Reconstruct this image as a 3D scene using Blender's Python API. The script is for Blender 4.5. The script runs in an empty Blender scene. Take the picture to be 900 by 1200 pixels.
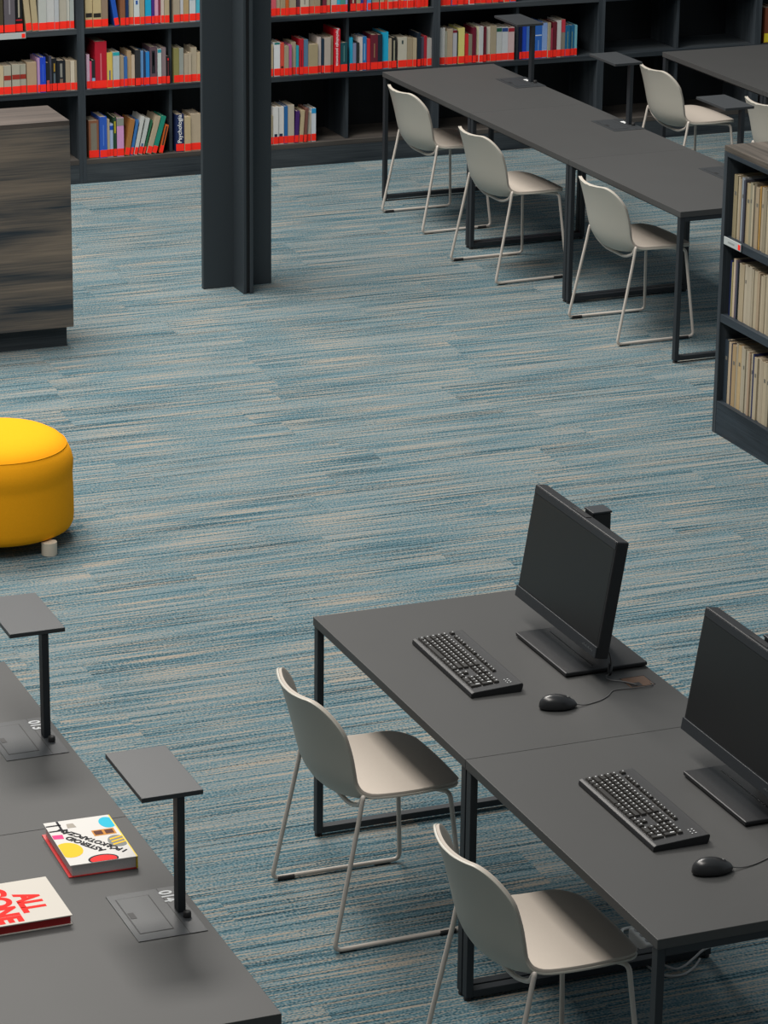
import bpy, bmesh, math, random
from mathutils import Matrix, Vector
random.seed(7)
SC = bpy.context.scene
COL = SC.collection
# ------------------------------------------------------------------ camera
CAM_C = Vector((-3.3692, -8.8078, 4.3320))
CAM_R = Vector((0.925383, -0.378723, 0.011)); CAM_F = Vector((0.358, 0.875, -0.325)).normalized()
FPX = 3796.6
PITCH, YAW, ROLL = 0.3315, -0.3884, 0.0117
_fw = Vector((-math.sin(YAW)*math.cos(PITCH), math.cos(YAW)*math.cos(PITCH), -math.sin(PITCH)))
_r = Vector((math.cos(YAW), math.sin(YAW), 0)); _u = _r.cross(_fw)
CAM_R = math.cos(ROLL)*_r + math.sin(ROLL)*_u
CAM_U = -math.sin(ROLL)*_r + math.cos(ROLL)*_u
CAM_F = _fw
cd = bpy.data.cameras.new('camera'); cam = bpy.data.objects.new('camera', cd); COL.objects.link(cam)
cd.sensor_fit = 'VERTICAL'; cd.sensor_height = 36.0; cd.lens = FPX*36.0/1200.0
cd.clip_start = .1; cd.clip_end = 100
cam.matrix_world = Matrix((
    (CAM_R.x, CAM_U.x, -CAM_F.x, CAM_C.x), (CAM_R.y, CAM_U.y, -CAM_F.y, CAM_C.y),
    (CAM_R.z, CAM_U.z, -CAM_F.z, CAM_C.z), (0, 0, 0, 1)))
SC.camera = cam
# ------------------------------------------------------------------ light
W = bpy.data.worlds.new('world'); SC.world = W; W.use_nodes = True
W.node_tree.nodes['Background'].inputs[0].default_value = (0.86, 0.95, 1.0, 1)
W.node_tree.nodes['Background'].inputs[1].default_value = 0.28
def area(name, loc, target, sx, sy, power, col):
    d = bpy.data.lights.new(name, 'AREA'); d.shape = 'RECTANGLE'; d.size = sx; d.size_y = sy
    d.energy = power; d.color = col
    o = bpy.data.objects.new(name, d); COL.objects.link(o); o.location = loc
    v = Vector(target) - Vector(loc)
    o.rotation_euler = v.to_track_quat('-Z', 'Y').to_euler()
    return o
area('skylight_near', (-2.2, 0.6, 8.2), (-2.2, 0.6, 0), 1.7, 9.0, 690, (1.0, 0.94, 0.87))
area('skylight_far', (0.2, 7.0, 8.2), (0.6, 7.0, 0), 3.0, 4.0, 1060, (1.0, 0.95, 0.89))
SC.view_settings.view_transform = 'Standard'; SC.view_settings.look = 'None'
SC.view_settings.gamma = 1.0; SC.view_settings.use_curve_mapping = False
SC.view_settings.exposure = 0.0

# ------------------------------------------------------------------ helpers
def px_ray(x, y):
    return CAM_F + CAM_R*((x-450)/FPX) - CAM_U*((y-600)/FPX)
def on_y(x, y, Y):
    d = px_ray(x, y); return CAM_C + d*((Y-CAM_C.y)/d.y)
def to_px(P):
    d = Vector(P)-CAM_C; z = d.dot(CAM_F)
    return 450+FPX*d.dot(CAM_R)/z, 600-FPX*d.dot(CAM_U)/z, z
def hexc(h):
    h = h.lstrip('#'); c = [int(h[i:i+2], 16)/255 for i in (0, 2, 4)]
    return tuple((v/12.92 if v <= .04045 else ((v+.055)/1.055)**2.4) for v in c)
MATS = {}
def mat(name, col, rough=.5, metal=0, spec=.5, noise=None, bump=0, bscale=60, coat=0, sheen=0):
    if name in MATS: return MATS[name]
    m = bpy.data.materials.new(name); m.use_nodes = True
    nt = m.node_tree; b = nt.nodes['Principled BSDF']
    if isinstance(col, str): col = hexc(col)
    b.inputs['Base Color'].default_value = (*col, 1); b.inputs['Roughness'].default_value = rough
    b.inputs['Metallic'].default_value = metal; b.inputs['Specular IOR Level'].default_value = spec
    b.inputs['Coat Weight'].default_value = coat
    if sheen: b.inputs['Sheen Weight'].default_value = sheen
    tc = nt.nodes.new('ShaderNodeTexCoord')
    if noise:
        sc, amt = noise
        n = nt.nodes.new('ShaderNodeTexNoise'); n.inputs['Scale'].default_value = sc; n.inputs['Detail'].default_value = 4
        nt.links.new(tc.outputs['Object'], n.inputs['Vector'])
        mx = nt.nodes.new('ShaderNodeMix'); mx.data_type = 'RGBA'
        mx.inputs[6].default_value = (*[c*(1-amt) for c in col], 1); mx.inputs[7].default_value = (*[min(1, c*(1+amt)) for c in col], 1)
        nt.links.new(n.outputs['Fac'], mx.inputs[0]); nt.links.new(mx.outputs[2], b.inputs['Base Color'])
    if bump:
        n2 = nt.nodes.new('ShaderNodeTexNoise'); n2.inputs['Scale'].default_value = bscale; n2.inputs['Detail'].default_value = 3
        nt.links.new(tc.outputs['Object'], n2.inputs['Vector'])
        bp = nt.nodes.new('ShaderNodeBump'); bp.inputs['Strength'].default_value = bump; bp.inputs['Distance'].default_value = .002
        nt.links.new(n2.outputs['Fac'], bp.inputs['Height']); nt.links.new(bp.outputs['Normal'], b.inputs['Normal'])
    MATS[name] = m; return m
def wood(name, dark, light, axis, scale=1.0, rough=.55):
    """dark-stained oak; grain runs along axis (0,1,2)"""
    if name in MATS: return MATS[name]
    m = bpy.data.materials.new(name); m.use_nodes = True; nt = m.node_tree; b = nt.nodes['Principled BSDF']
    tc = nt.nodes.new('ShaderNodeTexCoord'); mp = nt.nodes.new('ShaderNodeMapping')
    s = [9*scale]*3; s[axis] = .8*scale
    mp.inputs['Scale'].default_value = s
    nt.links.new(tc.outputs['Object'], mp.inputs['Vector'])
    n = nt.nodes.new('ShaderNodeTexNoise'); n.inputs['Scale'].default_value = 1.0; n.inputs['Detail'].default_value = 6; n.inputs['Distortion'].default_value = .6
    nt.links.new(mp.outputs[0], n.inputs['Vector'])
    mp2 = nt.nodes.new('ShaderNodeMapping'); s2 = [150*scale]*3; s2[axis] = 3*scale
    mp2.inputs['Scale'].default_value = s2; nt.links.new(tc.outputs['Object'], mp2.inputs['Vector'])
    n2 = nt.nodes.new('ShaderNodeTexNoise'); n2.inputs['Scale'].default_value = 1.0; n2.inputs['Detail'].default_value = 2
    nt.links.new(mp2.outputs[0], n2.inputs['Vector'])
    ad = nt.nodes.new('ShaderNodeMath'); ad.operation = 'MULTIPLY_ADD'; ad.inputs[1].default_value = .35
    nt.links.new(n2.outputs['Fac'], ad.inputs[0]); nt.links.new(n.outputs['Fac'], ad.inputs[2])
    cr = nt.nodes.new('ShaderNodeValToRGB'); e = cr.color_ramp.elements
    e[0].position = .5; e[0].color = (*hexc(dark), 1); e[1].position = .86; e[1].color = (*hexc(light), 1)
    nt.links.new(ad.outputs[0], cr.inputs[0]); nt.links.new(cr.outputs[0], b.inputs['Base Color'])
    b.inputs['Roughness'].default_value = rough; b.inputs['Specular IOR Level'].default_value = .3
    bp = nt.nodes.new('ShaderNodeBump'); bp.inputs['Strength'].default_value = .15; bp.inputs['Distance'].default_value = .001
    nt.links.new(n2.outputs['Fac'], bp.inputs['Height']); nt.links.new(bp.outputs['Normal'], b.inputs['Normal'])
    MATS[name] = m; return m

def link(name, me, m, parent=None):
    o = bpy.data.objects.new(name, me); COL.objects.link(o)
    if m is not None and not me.materials: me.materials.append(m)
    if parent is not None: o.parent = parent
    return o
def empty(name, loc=(0, 0, 0), rz=0, label=None, cat=None, group=None):
    o = bpy.data.objects.new(name, None); COL.objects.link(o); o.location = loc; o.rotation_euler = (0, 0, rz)
    o.empty_display_size = .05
    if label: tag(o, label, cat, group)
    return o
def tag(o, label, cat, group=None):
    o['label'] = label; o['category'] = cat
    if group: o['group'] = group
    return o
BOXF = [(0, 3, 2, 1), (4, 5, 6, 7), (0, 1, 5, 4), (1, 2, 6, 5), (2, 3, 7, 6), (3, 0, 4, 7)]
def boxdata(b):
    x0, x1, y0, y1, z0, z1 = b
    return [(x0, y0, z0), (x1, y0, z0), (x1, y1, z0), (x0, y1, z0), (x0, y0, z1), (x1, y0, z1), (x1, y1, z1), (x0, y1, z1)]
def boxes_mesh(name, bs):
    v = []; f = []
    for b in bs:
        k = len(v); v += boxdata(b); f += [tuple(i+k for i in q) for q in BOXF]
    me = bpy.data.meshes.new(name); me.from_pydata(v, [], f); me.update(); return me
def bev_mesh(name, bs, w=.002, seg=2):
    bm = bmesh.new()
    for b in bs:
        t = bmesh.new(); vs = [t.verts.new(c) for c in boxdata(b)]
        for q in BOXF: t.faces.new([vs[i] for i in q])
        bmesh.ops.bevel(t, geom=t.edges[:], offset=w, segments=seg, profile=.5, affect='EDGES')
        tm = bpy.data.meshes.new('t'); t.to_mesh(tm); t.free(); bm.from_mesh(tm); bpy.data.meshes.remove(tm)
    me = bpy.data.meshes.new(name); bm.to_mesh(me); bm.free(); return me
def bev(name, b, m, parent, w=.002, seg=2):
    bs = b if isinstance(b, list) else [b]
    return link(name, bev_mesh(name, bs, w, seg), m, parent)
def box(name, b, m, parent):
    bs = b if isinstance(b, list) else [b]
    return link(name, boxes_mesh(name, bs), m, parent)
def smooth(me):
    for p in me.polygons: p.use_smooth = True
    return me
def catmull(pts, n=8):
    P = [Vector(p) for p in pts]; out = []
    for i in range(len(P)-1):
        a = P[max(0, i-1)]; b = P[i]; c = P[i+1]; d = P[min(len(P)-1, i+2)]
        for k in range(n):
            t = k/n
            out.append(.5*((2*b)+(c-a)*t+(2*a-5*b+4*c-d)*t*t+(3*b-a-3*c+d)*t**3))
    out.append(P[-1]); return out
def fillet(pts, r, n=6):
    P = [Vector(p) for p in pts]; out = [P[0]]
    for i in range(1, len(P)-1):
        a, b, c = P[i-1], P[i], P[i+1]
        rr = min(r, (a-b).length*.45, (c-b).length*.45)
        s = b+(a-b).normalized()*rr; e = b+(c-b).normalized()*rr
        for k in range(n+1):
            t = k/n; out.append((1-t)**2*s+2*t*(1-t)*b+t*t*e)
    out.append(P[-1]); return out
def tube_mesh(name, path, r, seg=10, cap=True):
    path = [Vector(p) for p in path]; v = []; f = []
    nrm = None
    for i, p in enumerate(path):
        t = (path[min(i+1, len(path)-1)]-path[max(i-1, 0)]).normalized()
        if nrm is None:
            nrm = t.orthogonal().normalized()
        else:
            nrm = (nrm-t*nrm.dot(t)).normalized()
        bn = t.cross(nrm)
        for k in range(seg):
            a = 2*math.pi*k/seg; v.append(p+nrm*(r*math.cos(a))+bn*(r*math.sin(a)))
    for i in range(len(path)-1):
        for k in range(seg):
            a = i*seg+k; b = i*seg+(k+1) % seg; f.append((a, b, b+seg, a+seg))
    if cap:
        f.append(tuple(range(seg))[::-1]); f.append(tuple((len(path)-1)*seg+k for k in range(seg)))
    me = bpy.data.meshes.new(name); me.from_pydata([tuple(q) for q in v], [], f); me.update(); return smooth(me)
def lathe_mesh(name, prof, seg=48, sm=True):
    v = []; f = []
    n = len(prof)
    for (r, z) in prof:
        for k in range(seg):
            a = 2*math.pi*k/seg; v.append((r*math.cos(a), r*math.sin(a), z))
    for i in range(n-1):
        for k in range(seg):
            a = i*seg+k; b = i*seg+(k+1) % seg; f.append((a, b, b+seg, a+seg))
    f.append(tuple(range(seg))[::-1]); f.append(tuple((n-1)*seg+k for k in range(seg)))
    me = bpy.data.meshes.new(name); me.from_pydata(v, [], f); me.update()
    if sm: smooth(me)
    return me
def text_mesh(name, body, size, offset=0.0, ext=.0004, align='CENTER', spacing=1.0, shear=0, xs=1.0):
    c = bpy.data.curves.new(name, 'FONT'); c.body = body; c.size = size; c.offset = offset; c.extrude = ext
    c.align_x = align; c.align_y = 'CENTER'; c.space_character = spacing; c.shear = shear
    o = bpy.data.objects.new(name, c); COL.objects.link(o)
    bpy.context.view_layer.update()
    dg = bpy.context.evaluated_depsgraph_get()
    me = bpy.data.meshes.new_from_object(o.evaluated_get(dg)); me.name = name
    bpy.data.objects.remove(o); bpy.data.curves.remove(c)
    if xs != 1.0: me.transform(Matrix.Diagonal((xs, 1, 1, 1)))
    return me
def copy_tree(o, parent=None):
    c = o.copy(); COL.objects.link(c)
    if parent is not None:
        c.parent = parent; c.matrix_parent_inverse = o.matrix_parent_inverse.copy()
    for ch in list(o.children): copy_tree(ch, c)
    return c

# ------------------------------------------------------------------ materials
M_DESK = mat('charcoal_laminate', (0.060, 0.061, 0.061), .48, spec=.22, noise=(3, .06), bump=.03, bscale=900)
M_FRAME = mat('powder_coat_black', (0.018, 0.022, 0.027), .5, spec=.4, bump=.05, bscale=1200)
M_LAMP = mat('anthracite_lamp', (0.038, 0.042, 0.046), .42, spec=.4, bump=.04, bscale=1500)
M_SHELF = wood('bookcase_dark_oak', '#20272d', '#454b4f', 0)
M_SHELFV = wood('bookcase_dark_oak_upright', '#20272d', '#434a50', 2)
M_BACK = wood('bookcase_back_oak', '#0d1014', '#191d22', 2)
M_SHELFTOP = wood('bookcase_board_oak', '#2e2c2b', '#55504b', 0)
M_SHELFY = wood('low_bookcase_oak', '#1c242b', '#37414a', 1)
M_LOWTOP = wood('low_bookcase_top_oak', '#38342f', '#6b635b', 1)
M_COUNTER = wood('counter_oak', '#26333d', '#8a7c6d', 0, .8)  # lightened in colour to make up for weak light on the front
M_STEEL = mat('painted_steel_column', (0.035, 0.045, 0.053), .5, spec=.35, bump=.06, bscale=500)
M_SHELL = mat('warm_grey_plastic', (0.44, 0.425, 0.375), .42, spec=.4, bump=.02, bscale=900)
M_PAD = mat('warm_grey_upholstery', (0.45, 0.405, 0.355), .6, spec=.25, noise=(400, .06), bump=.08, bscale=900)
M_ROD = mat('warm_grey_rod', (0.52, 0.475, 0.43), .35, spec=.5)
M_RUBBER = mat('black_rubber', (0.012, 0.012, 0.013), .6)
M_BLACK = mat('black_plastic', (0.014, 0.015, 0.017), .45, spec=.4, bump=.05, bscale=1500)
M_KEY = mat('key_plastic', (0.030, 0.028, 0.026), .35, spec=.5)
M_LEG = mat('key_legend_white', (0.75, 0.78, 0.8), .5)
M_SCREEN = mat('dark_screen', (0.008, 0.009, 0.010), .32, spec=.35)
M_CABLE = mat('dark_grey_cable', (0.085, 0.085, 0.087), .45)
M_CABLEG = mat('light_grey_cable', (0.35, 0.36, 0.37), .5)
M_WHITEP = mat('white_plastic', (0.75, 0.75, 0.73), .4)
M_PRINT = mat('white_print', (0.82, 0.84, 0.85), .6)
M_YEL = mat('yellow_felt', (0.88, 0.37, 0.010), .9, spec=.08, noise=(120, .05), bump=.15, bscale=500)
M_YSEAM = mat('yellow_seam', (0.70, 0.31, 0.008), .85, spec=.1)
M_CREAM = mat('cream_leg', (0.62, 0.56, 0.46), .5)
M_RED = mat('red_spine_tape', (0.98, 0.028, 0.014), .55, spec=.3)
M_YTAPE = mat('yellow_spine_tape', (0.80, 0.62, 0.02), .55)
M_PAGE = mat('book_pages', (0.52, 0.44, 0.33), .85, spec=.1, noise=(500, .15))
M_WALL = mat('grey_wall_paint', (0.30, 0.305, 0.31), .7)
M_BACKING = mat('carpet_backing', (0.03, 0.04, 0.045), .9)

# carpet
def carpet_mat():
    m = bpy.data.materials.new('striped_carpet'); m.use_nodes = True; nt = m.node_tree; N = nt.nodes; b = N['Principled BSDF']
    uv = N.new('ShaderNodeUVMap'); uv.uv_map = 'UVMap'
    def noise(sx, sy, det=2.0, w=None):
        mp = N.new('ShaderNodeMapping'); mp.inputs['Scale'].default_value = (sx, sy, 1)
        nt.links.new(uv.outputs[0], mp.inputs['Vector'])
        n = N.new('ShaderNodeTexNoise'); n.noise_dimensions = '2D'; n.inputs['Scale'].default_value = 1; n.inputs['Detail'].default_value = det
        n.inputs['Roughness'].default_value = .55
        nt.links.new(mp.outputs[0], n.inputs['Vector']); return n
    a = noise(1.2, 85, 3.0); c = noise(1.8, 120, 1.5); d = noise(120, 165, 0.5); e = noise(.8, 6, 1.0)
    def mth(op, x, y=None, z=None):
        k = N.new('ShaderNodeMath'); k.operation = op
        for i, q in enumerate((x, y, z)):
            if q is None: continue
            if isinstance(q, (int, float)): k.inputs[i].default_value = q
            else: nt.links.new(q, k.inputs[i])
        return k.outputs[0]
    f = mth('MULTIPLY_ADD', d.outputs['Fac'], .52, mth('MULTIPLY_ADD', e.outputs['Fac'], .30, a.outputs['Fac']))  # mean .825
    cr = N.new('ShaderNodeValToRGB'); cr.color_ramp.interpolation = 'LINEAR'
    el = cr.color_ramp.elements
    stops = [(.60, '#1b323b'), (.77, '#37535e'), (.89, '#4e6b75'), (1.01, '#68797e'), (1.18, '#7e8180')]
    el[0].position, el[0].color = stops[0][0]/1.5, (*hexc(stops[0][1]), 1)
    el[1].position, el[1].color = stops[-1][0]/1.5, (*hexc(stops[-1][1]), 1)
    for p_, h in stops[1:-1]:
        k = el.new(p_/1.5); k.color = (*hexc(h), 1)
    nt.links.new(mth('DIVIDE', f, 1.5), cr.inputs[0])
    # beige yarn lines
    g = mth('MULTIPLY_ADD', d.outputs['Fac'], .30, c.outputs['Fac'])
    mr = N.new('ShaderNodeMapRange'); mr.inputs[1].default_value = .69; mr.inputs[2].default_value = .82
    nt.links.new(g, mr.inputs[0])
    mx = N.new('ShaderNodeMix'); mx.data_type = 'RGBA'; mx.inputs[7].default_value = (*hexc('#958a7c'), 1)
    nt.links.new(mth('MULTIPLY', mr.outputs[0], .85), mx.inputs[0]); nt.links.new(cr.outputs[0], mx.inputs[6])
    nt.links.new(mx.outputs[2], b.inputs['Base Color'])
    b.inputs['Roughness'].default_value = .95; b.inputs['Specular IOR Level'].default_value = .1
    bp = N.new('ShaderNodeBump'); bp.inputs['Strength'].default_value = .5; bp.inputs['Distance'].default_value = .003
    nt.links.new(d.outputs['Fac'], bp.inputs['Height']); nt.links.new(bp.outputs['Normal'], b.inputs['Normal'])
    return m
M_CARPET = carpet_mat()

# ------------------------------------------------------------------ setting: floor, wall
FX0, FX1, FY0, FY1 = -8.0, 9.0, -10.6, 9.34
floor = box('floor', (FX0, FX1, FY0, FY1, -.12, -.006), M_BACKING, None); floor['kind'] = 'structure'
wall = box('wall_back', (FX0, FX1, FY1, FY1+.15, -.12, 3.4), M_WALL, None); wall['kind'] = 'structure'
shade_f = box('shade_wall_front', (FX0, FX1, FY0-.15, FY0, -.12, 8.4), M_WALL, None); shade_f['kind'] = 'structure'  # unseen, added behind the camera to cut ambient light on chair backs and screens
shade_l = box('shade_wall_left', (FX0-.15, FX0, FY0, FY1, -.12, 8.4), M_WALL, None); shade_l['kind'] = 'structure'  # unseen too, added to hold back ambient light from this side
def plank_geo(x0, x1, y0, y1, ox, oy):
    g = .00015
    x0 += g; x1 -= g; y0 += g; y1 -= g
    v = boxdata((x0, x1, y0, y1, -.006, 0))
    return v, [((c[0]-x0)+ox, (c[1]-y0)+oy) for c in v]
def plank_mesh(lst):
    v = []; f = []; uvs = []
    for (vv, uu) in lst:
        k = len(v); v += vv; uvs += uu; f += [tuple(i+k for i in q) for q in BOXF[1:]]
    me = bpy.data.meshes.new('carpet_plank'); me.from_pydata(v, [], f)
    ul = me.uv_layers.new(name='UVMap')
    for lp in me.loops: ul.data[lp.index].uv = uvs[lp.vertex_index]
    me.materials.append(M_CARPET); me.update(); return me
planks = []
PW, PL = .25, 1.0
y = FY0; row = 0
while y < FY1-.01:
    x = FX0 - PL*random.random()
    while x < FX1:
        a, b_ = max(x, FX0), min(x+PL, FX1)
        if b_-a > .02:
            X, Y, Z = to_px(((a+b_)/2, y+PW/2, 0))
            inside = -60 < X < 960 and 60 < Y < 1260
            planks.append((inside, Z, plank_geo(a, b_, y, min(y+PW, FY1), random.uniform(0, 60), random.uniform(0, 60))))
        x += PL
    y += PW; row += 1
ins = sorted([p for p in planks if p[0]], key=lambda p: p[1])
for p in ins[:300]: link('carpet_plank', plank_mesh([p[2]]), None, floor)
rest = [p[2] for p in ins[300:]] + [p[2] for p in planks if not p[0]]
o = link('carpet_plank_field', plank_mesh(rest), None, floor); o['kind'] = 'stuff'

# ------------------------------------------------------------------ steel column (cruciform)
col = empty('steel_column', (2.03, 6.42, 0), 0, 'black cruciform steel column standing on carpet before the bookcase', 'column')
bev('web_plate', (-.187, .183, -.016, .016, 0, 3.4), M_STEEL, col, .003)
bev('flange_plate', [(-.026, -.009, -.175, -.0162, 0, 3.4), (.009, .027, -.175, -.0162, 0, 3.4)], M_STEEL, col, .003)
bev('core_plate', (-.0088, .0088, -.160, -.0162, 0, 3.4), mat('column_groove_dark', (.010, .012, .014), .6), col, .002)  # core in the groove, darker than the plates
bev('flange_plate', (-.026, .027, .0162, .175, 0, 3.4), M_STEEL, col, .003)

# ------------------------------------------------------------------ wood counter
ct = empty('wood_counter', (.91, 5.60, 0), 0, 'dark oak reception counter with recessed plinth on the carpet', 'counter')
bev('front_panel', (-1.9, 0, 0, .022, .105, 1.085), M_COUNTER, ct, .0015)
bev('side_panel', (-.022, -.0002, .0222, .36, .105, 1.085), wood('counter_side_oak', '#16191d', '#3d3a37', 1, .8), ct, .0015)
bev('top_panel', (-1.9, 0, 0, .36, 1.0852, 1.108), wood('counter_top_oak', '#3a3532', '#5e554f', 0, .8), ct, .0015)  # same oak darkened in colour, since overhead light made the top too pale
bev('back_panel', (-1.9, -.0222, .338, .36, .105, 1.085), M_COUNTER, ct, .0015)
bev('plinth', (-1.9, -.022, .045, .33, 0, .1048), M_SHELF, ct, .0015)

# ------------------------------------------------------------------ bookcase units along the wall
BY = 8.86
def bookcase_unit(x0, x1, label, tiers, divs=True):
    u = empty('bookcase', (x0, BY, 0), 0, label, 'bookcase', 'bookcase units along the wall')
    w = x1-x0; t = .022; dep = .40
    bev('side_panel', (0, t, 0, dep, 0, 2.3), M_SHELFV, u, .001)
    bev('side_panel', (w-t, w, 0, dep, 0, 2.3), M_SHELFV, u, .001)
    box('back_panel', (t, w-t, dep-.012, dep, .138, 2.3), M_BACK, u)
    bev('plinth', (t, w-t, .0015, .025, 0, .112), M_SHELF, u, .001)
    bev('bottom_board', (t, w-t, 0.001, dep-.012, .1122, .140), M_SHELFTOP, u, .001)
    lv = [.517, .872, 1.227, 1.582, 1.937]
    for z in lv: bev('shelf', (t, w-t, .001, dep-.012, z, z+.030), M_SHELFTOP if False else M_SHELF, u, .001)
    bev('top_board', (t, w-t, .001, dep-.012, 2.27, 2.3), M_SHELF, u, .001)
    zz = [.140]+[z+.030 for z in lv]; ze = lv+[2.27]
    if divs:
        for a, b in zip(zz, ze): bev('divider', (w/2-.009, w/2+.009, .04, dep-.012, a, b), M_SHELFV, u, .001)
    return u
UX = [.855, 1.955, 3.052, 4.164, 5.255, 6.335, 7.42]
UL = ['tall dark oak bookcase unit standing behind the wood counter',
      'tall dark oak bookcase unit with lowest shelf of leaning books beside steel column',
      'tall dark oak bookcase unit between steel column and desk row',
      'tall dark oak bookcase unit behind the first desk lamp, lower shelves empty',
      'tall empty dark oak bookcase unit behind the chair at the corner desk',
      'tall dark oak bookcase unit holding a yellow-taped brown book']
for i in range(6): bookcase_unit(UX[i], UX[i+1], UL[i], None)

# ------------------------------------------------------------------ books
NAMED = {'cream': '#c9bb98', 'beige': '#ab9e85', 'tan': '#b49c78', 'white': '#d8d8d6', 'light grey': '#b9bdbc', 'grey': '#8f9090', 'dark grey': '#54525a',
         'black': '#1c1d20', 'navy': '#1f2f58', 'royal blue': '#2450bc', 'blue': '#2d72bc', 'sky blue': '#6c9fd6', 'cyan': '#25a9d2', 'teal': '#1f7a80', 'dark teal': '#1d4c54',
         'green': '#3f7a50', 'dark green': '#263f30', 'olive': '#7f7c4c', 'yellow': '#dccc70', 'orange': '#cc6630', 'brown': '#85583e', 'taupe': '#8b7a72', 'red': '#d02c34',
         'crimson': '#b81a30', 'maroon': '#6a1e30', 'pink': '#d49abf', 'magenta': '#b85a92', 'mauve': '#a88ab0', 'purple': '#48287a', 'plum': '#5c4854', 'pale blue': '#a9bcdc', 'slate blue': '#5b7f9e',
         'aqua': '#78b8c8', 'lavender': '#8a92b4', 'rose': '#d0b4b4', 'mint': '#4f9a8c'}
NRGB = {k: [int(v[i:i+2], 16) for i in (1, 3, 5)] for k, v in NAMED.items()}
def cname(h):
    c = [int(h[i:i+2], 16) for i in (1, 3, 5)]
    return min(NRGB, key=lambda k: sum((a-b)**2 for a, b in zip(NRGB[k], c)))
def cover_mat(h):
    c = tuple(v*.9 for v in hexc(h))
    return mat('book_cover_'+h[1:], c, .5, spec=.35, noise=(25, .06))
BOOKS = []
def make_book(w, h, d, colour, loc, face='-y', lean=0, band='red', extras=(), label='book', group=None, pages=None):
    """spine faces -y of the local frame; x spans [-w,0] so that the pivot is the lower right corner of the spine"""
    root = empty('book', loc, 0, label, 'book', group)
    if face == '-x': root.rotation_euler = (0, 0, -math.pi/2)
    if lean: root.rotation_euler = (0, lean, 0)
    t = min(.0028, w*.16); g = .0004
    link('cover', boxes_mesh('cover', [(-w+g, -g, 0, t, 0, h), (-w+g, -w+g+t, t, d, 0, h), (-g-t, -g, t, d, 0, h)]), cover_mat(colour), root)
    link('page_block', boxes_mesh('page_block', [(-w+g+t, -g-t, t+.0003, d-.004, .003, h-.004)]), pages or M_PAGE, root)
    if band:
        bz0, bz1 = (.004, .046) if band == 'red' else (.004, .06)
        e = .0005
        link('spine_tape', boxes_mesh('spine_tape', [(-w+g-.0001, -g+.0001, -e, -.0001, bz0, bz1), ]), M_RED if band == 'red' else M_YTAPE, root)
    for (z0, z1, hx, fr) in extras:
        m_ = w*(1-fr)/2
        link('spine_label', boxes_mesh('spine_label', [(-w+g+m_, -g-m_, -.0004, -.0001, z0*h, z1*h)]), cover_mat(hx), root)
    BOOKS.append(root)
    return root
def bounds(x):
    e = []
    for i in range(len(UX)):
        e.append((UX[i]-.022, UX[i]+.022))
        if i < len(UX)-1: m_ = (UX[i]+UX[i+1])/2; e.append((m_-.009, m_+.009))
    for a, b in zip(e, e[1:]):
        if a[1]-.02 <= x <= b[0]+.02: return a[1], b[0]
    return -99, 99
def place_books(lst, ox, oy, sc, zshelf, place, group, yfront=BY+.018, dh=.235, dleft=None, dright=None):
    """lst: (x_left, x_right, y_top or None, colour[, dict]) in crop pixels measured on the shelf front"""
    n = len(lst); prev_end = -9
    names = [cname(b[3]) for b in lst]
    heights = []
    for i, b in enumerate(lst):
        o_ = b[4] if len(b) > 4 else {}
        xa, xb = ox+b[0]/sc, ox+b[1]/sc
        # row of the shelf top at that column
        yb = to_px((on_y((xa+xb)/2, 100, yfront).x, yfront, zshelf+.03))[1]
        A = on_y(xa, yb, yfront); B = on_y(xb, yb, yfront)
        x0, x1 = A.x, B.x
        lean = o_.get('lean', 0)
        if lean == 0:
            x0 = max(x0, prev_end+.0006)
        lo, hi = bounds((x0+x1)/2)
        x0 = max(x0, lo+.0008); x1 = min(x1, hi-.0008)
        w = max(.007, x1-x0)
        if b[2] is not None:
            T = on_y((xa+xb)/2+ (0), oy+b[2]/sc, yfront); h = T.z-zshelf
            if lean: h = h/math.cos(lean)
        else: h = dh+random.uniform(-.025, .025)
        h = max(.14, min(.30 if zshelf > .2 else .33, h)); heights.append(h)
        zl = w*math.sin(-lean) if lean < 0 else 0
        d = min(.26, h*.70+random.uniform(-.012, .012))
        size = 'tall ' if h > .255 else ('small ' if h < .185 else '')
        thick = 'thin ' if w < .019 else ('thick ' if w > .045 else '')
        if i == 0: nb = 'at the end by a %s one' % names[1]
        elif i == n-1: nb = 'closing the row after a %s one' % names[i-1]
        else: nb = 'between %s and %s ones' % (names[i-1], names[i+1])
        lab = '%s%s%s book %s%s, %s' % (size, thick, names[i], 'leaning ' if lean else '', nb, place)
        if len(lab.split()) > 16: lab = '%s%s book %s, %s' % (size or thick, names[i], nb, place)
        if len(lab.split()) > 16: lab = '%s book %s, %s' % (names[i], nb, place)
        yo = yfront + random.uniform(-.004, .010)
        make_book(w, h, d, b[3], (x0+w, yo, zshelf+.0004+zl), '-y', lean, o_.get('band', 'red'), o_.get('ex', ()), lab, group)
        prev_end = x1 if not lean else -9
    return
ZB, ZA, ZC = .140, .547, .902
RL = [(.50, .66, '#9c3226', .98)]
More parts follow.
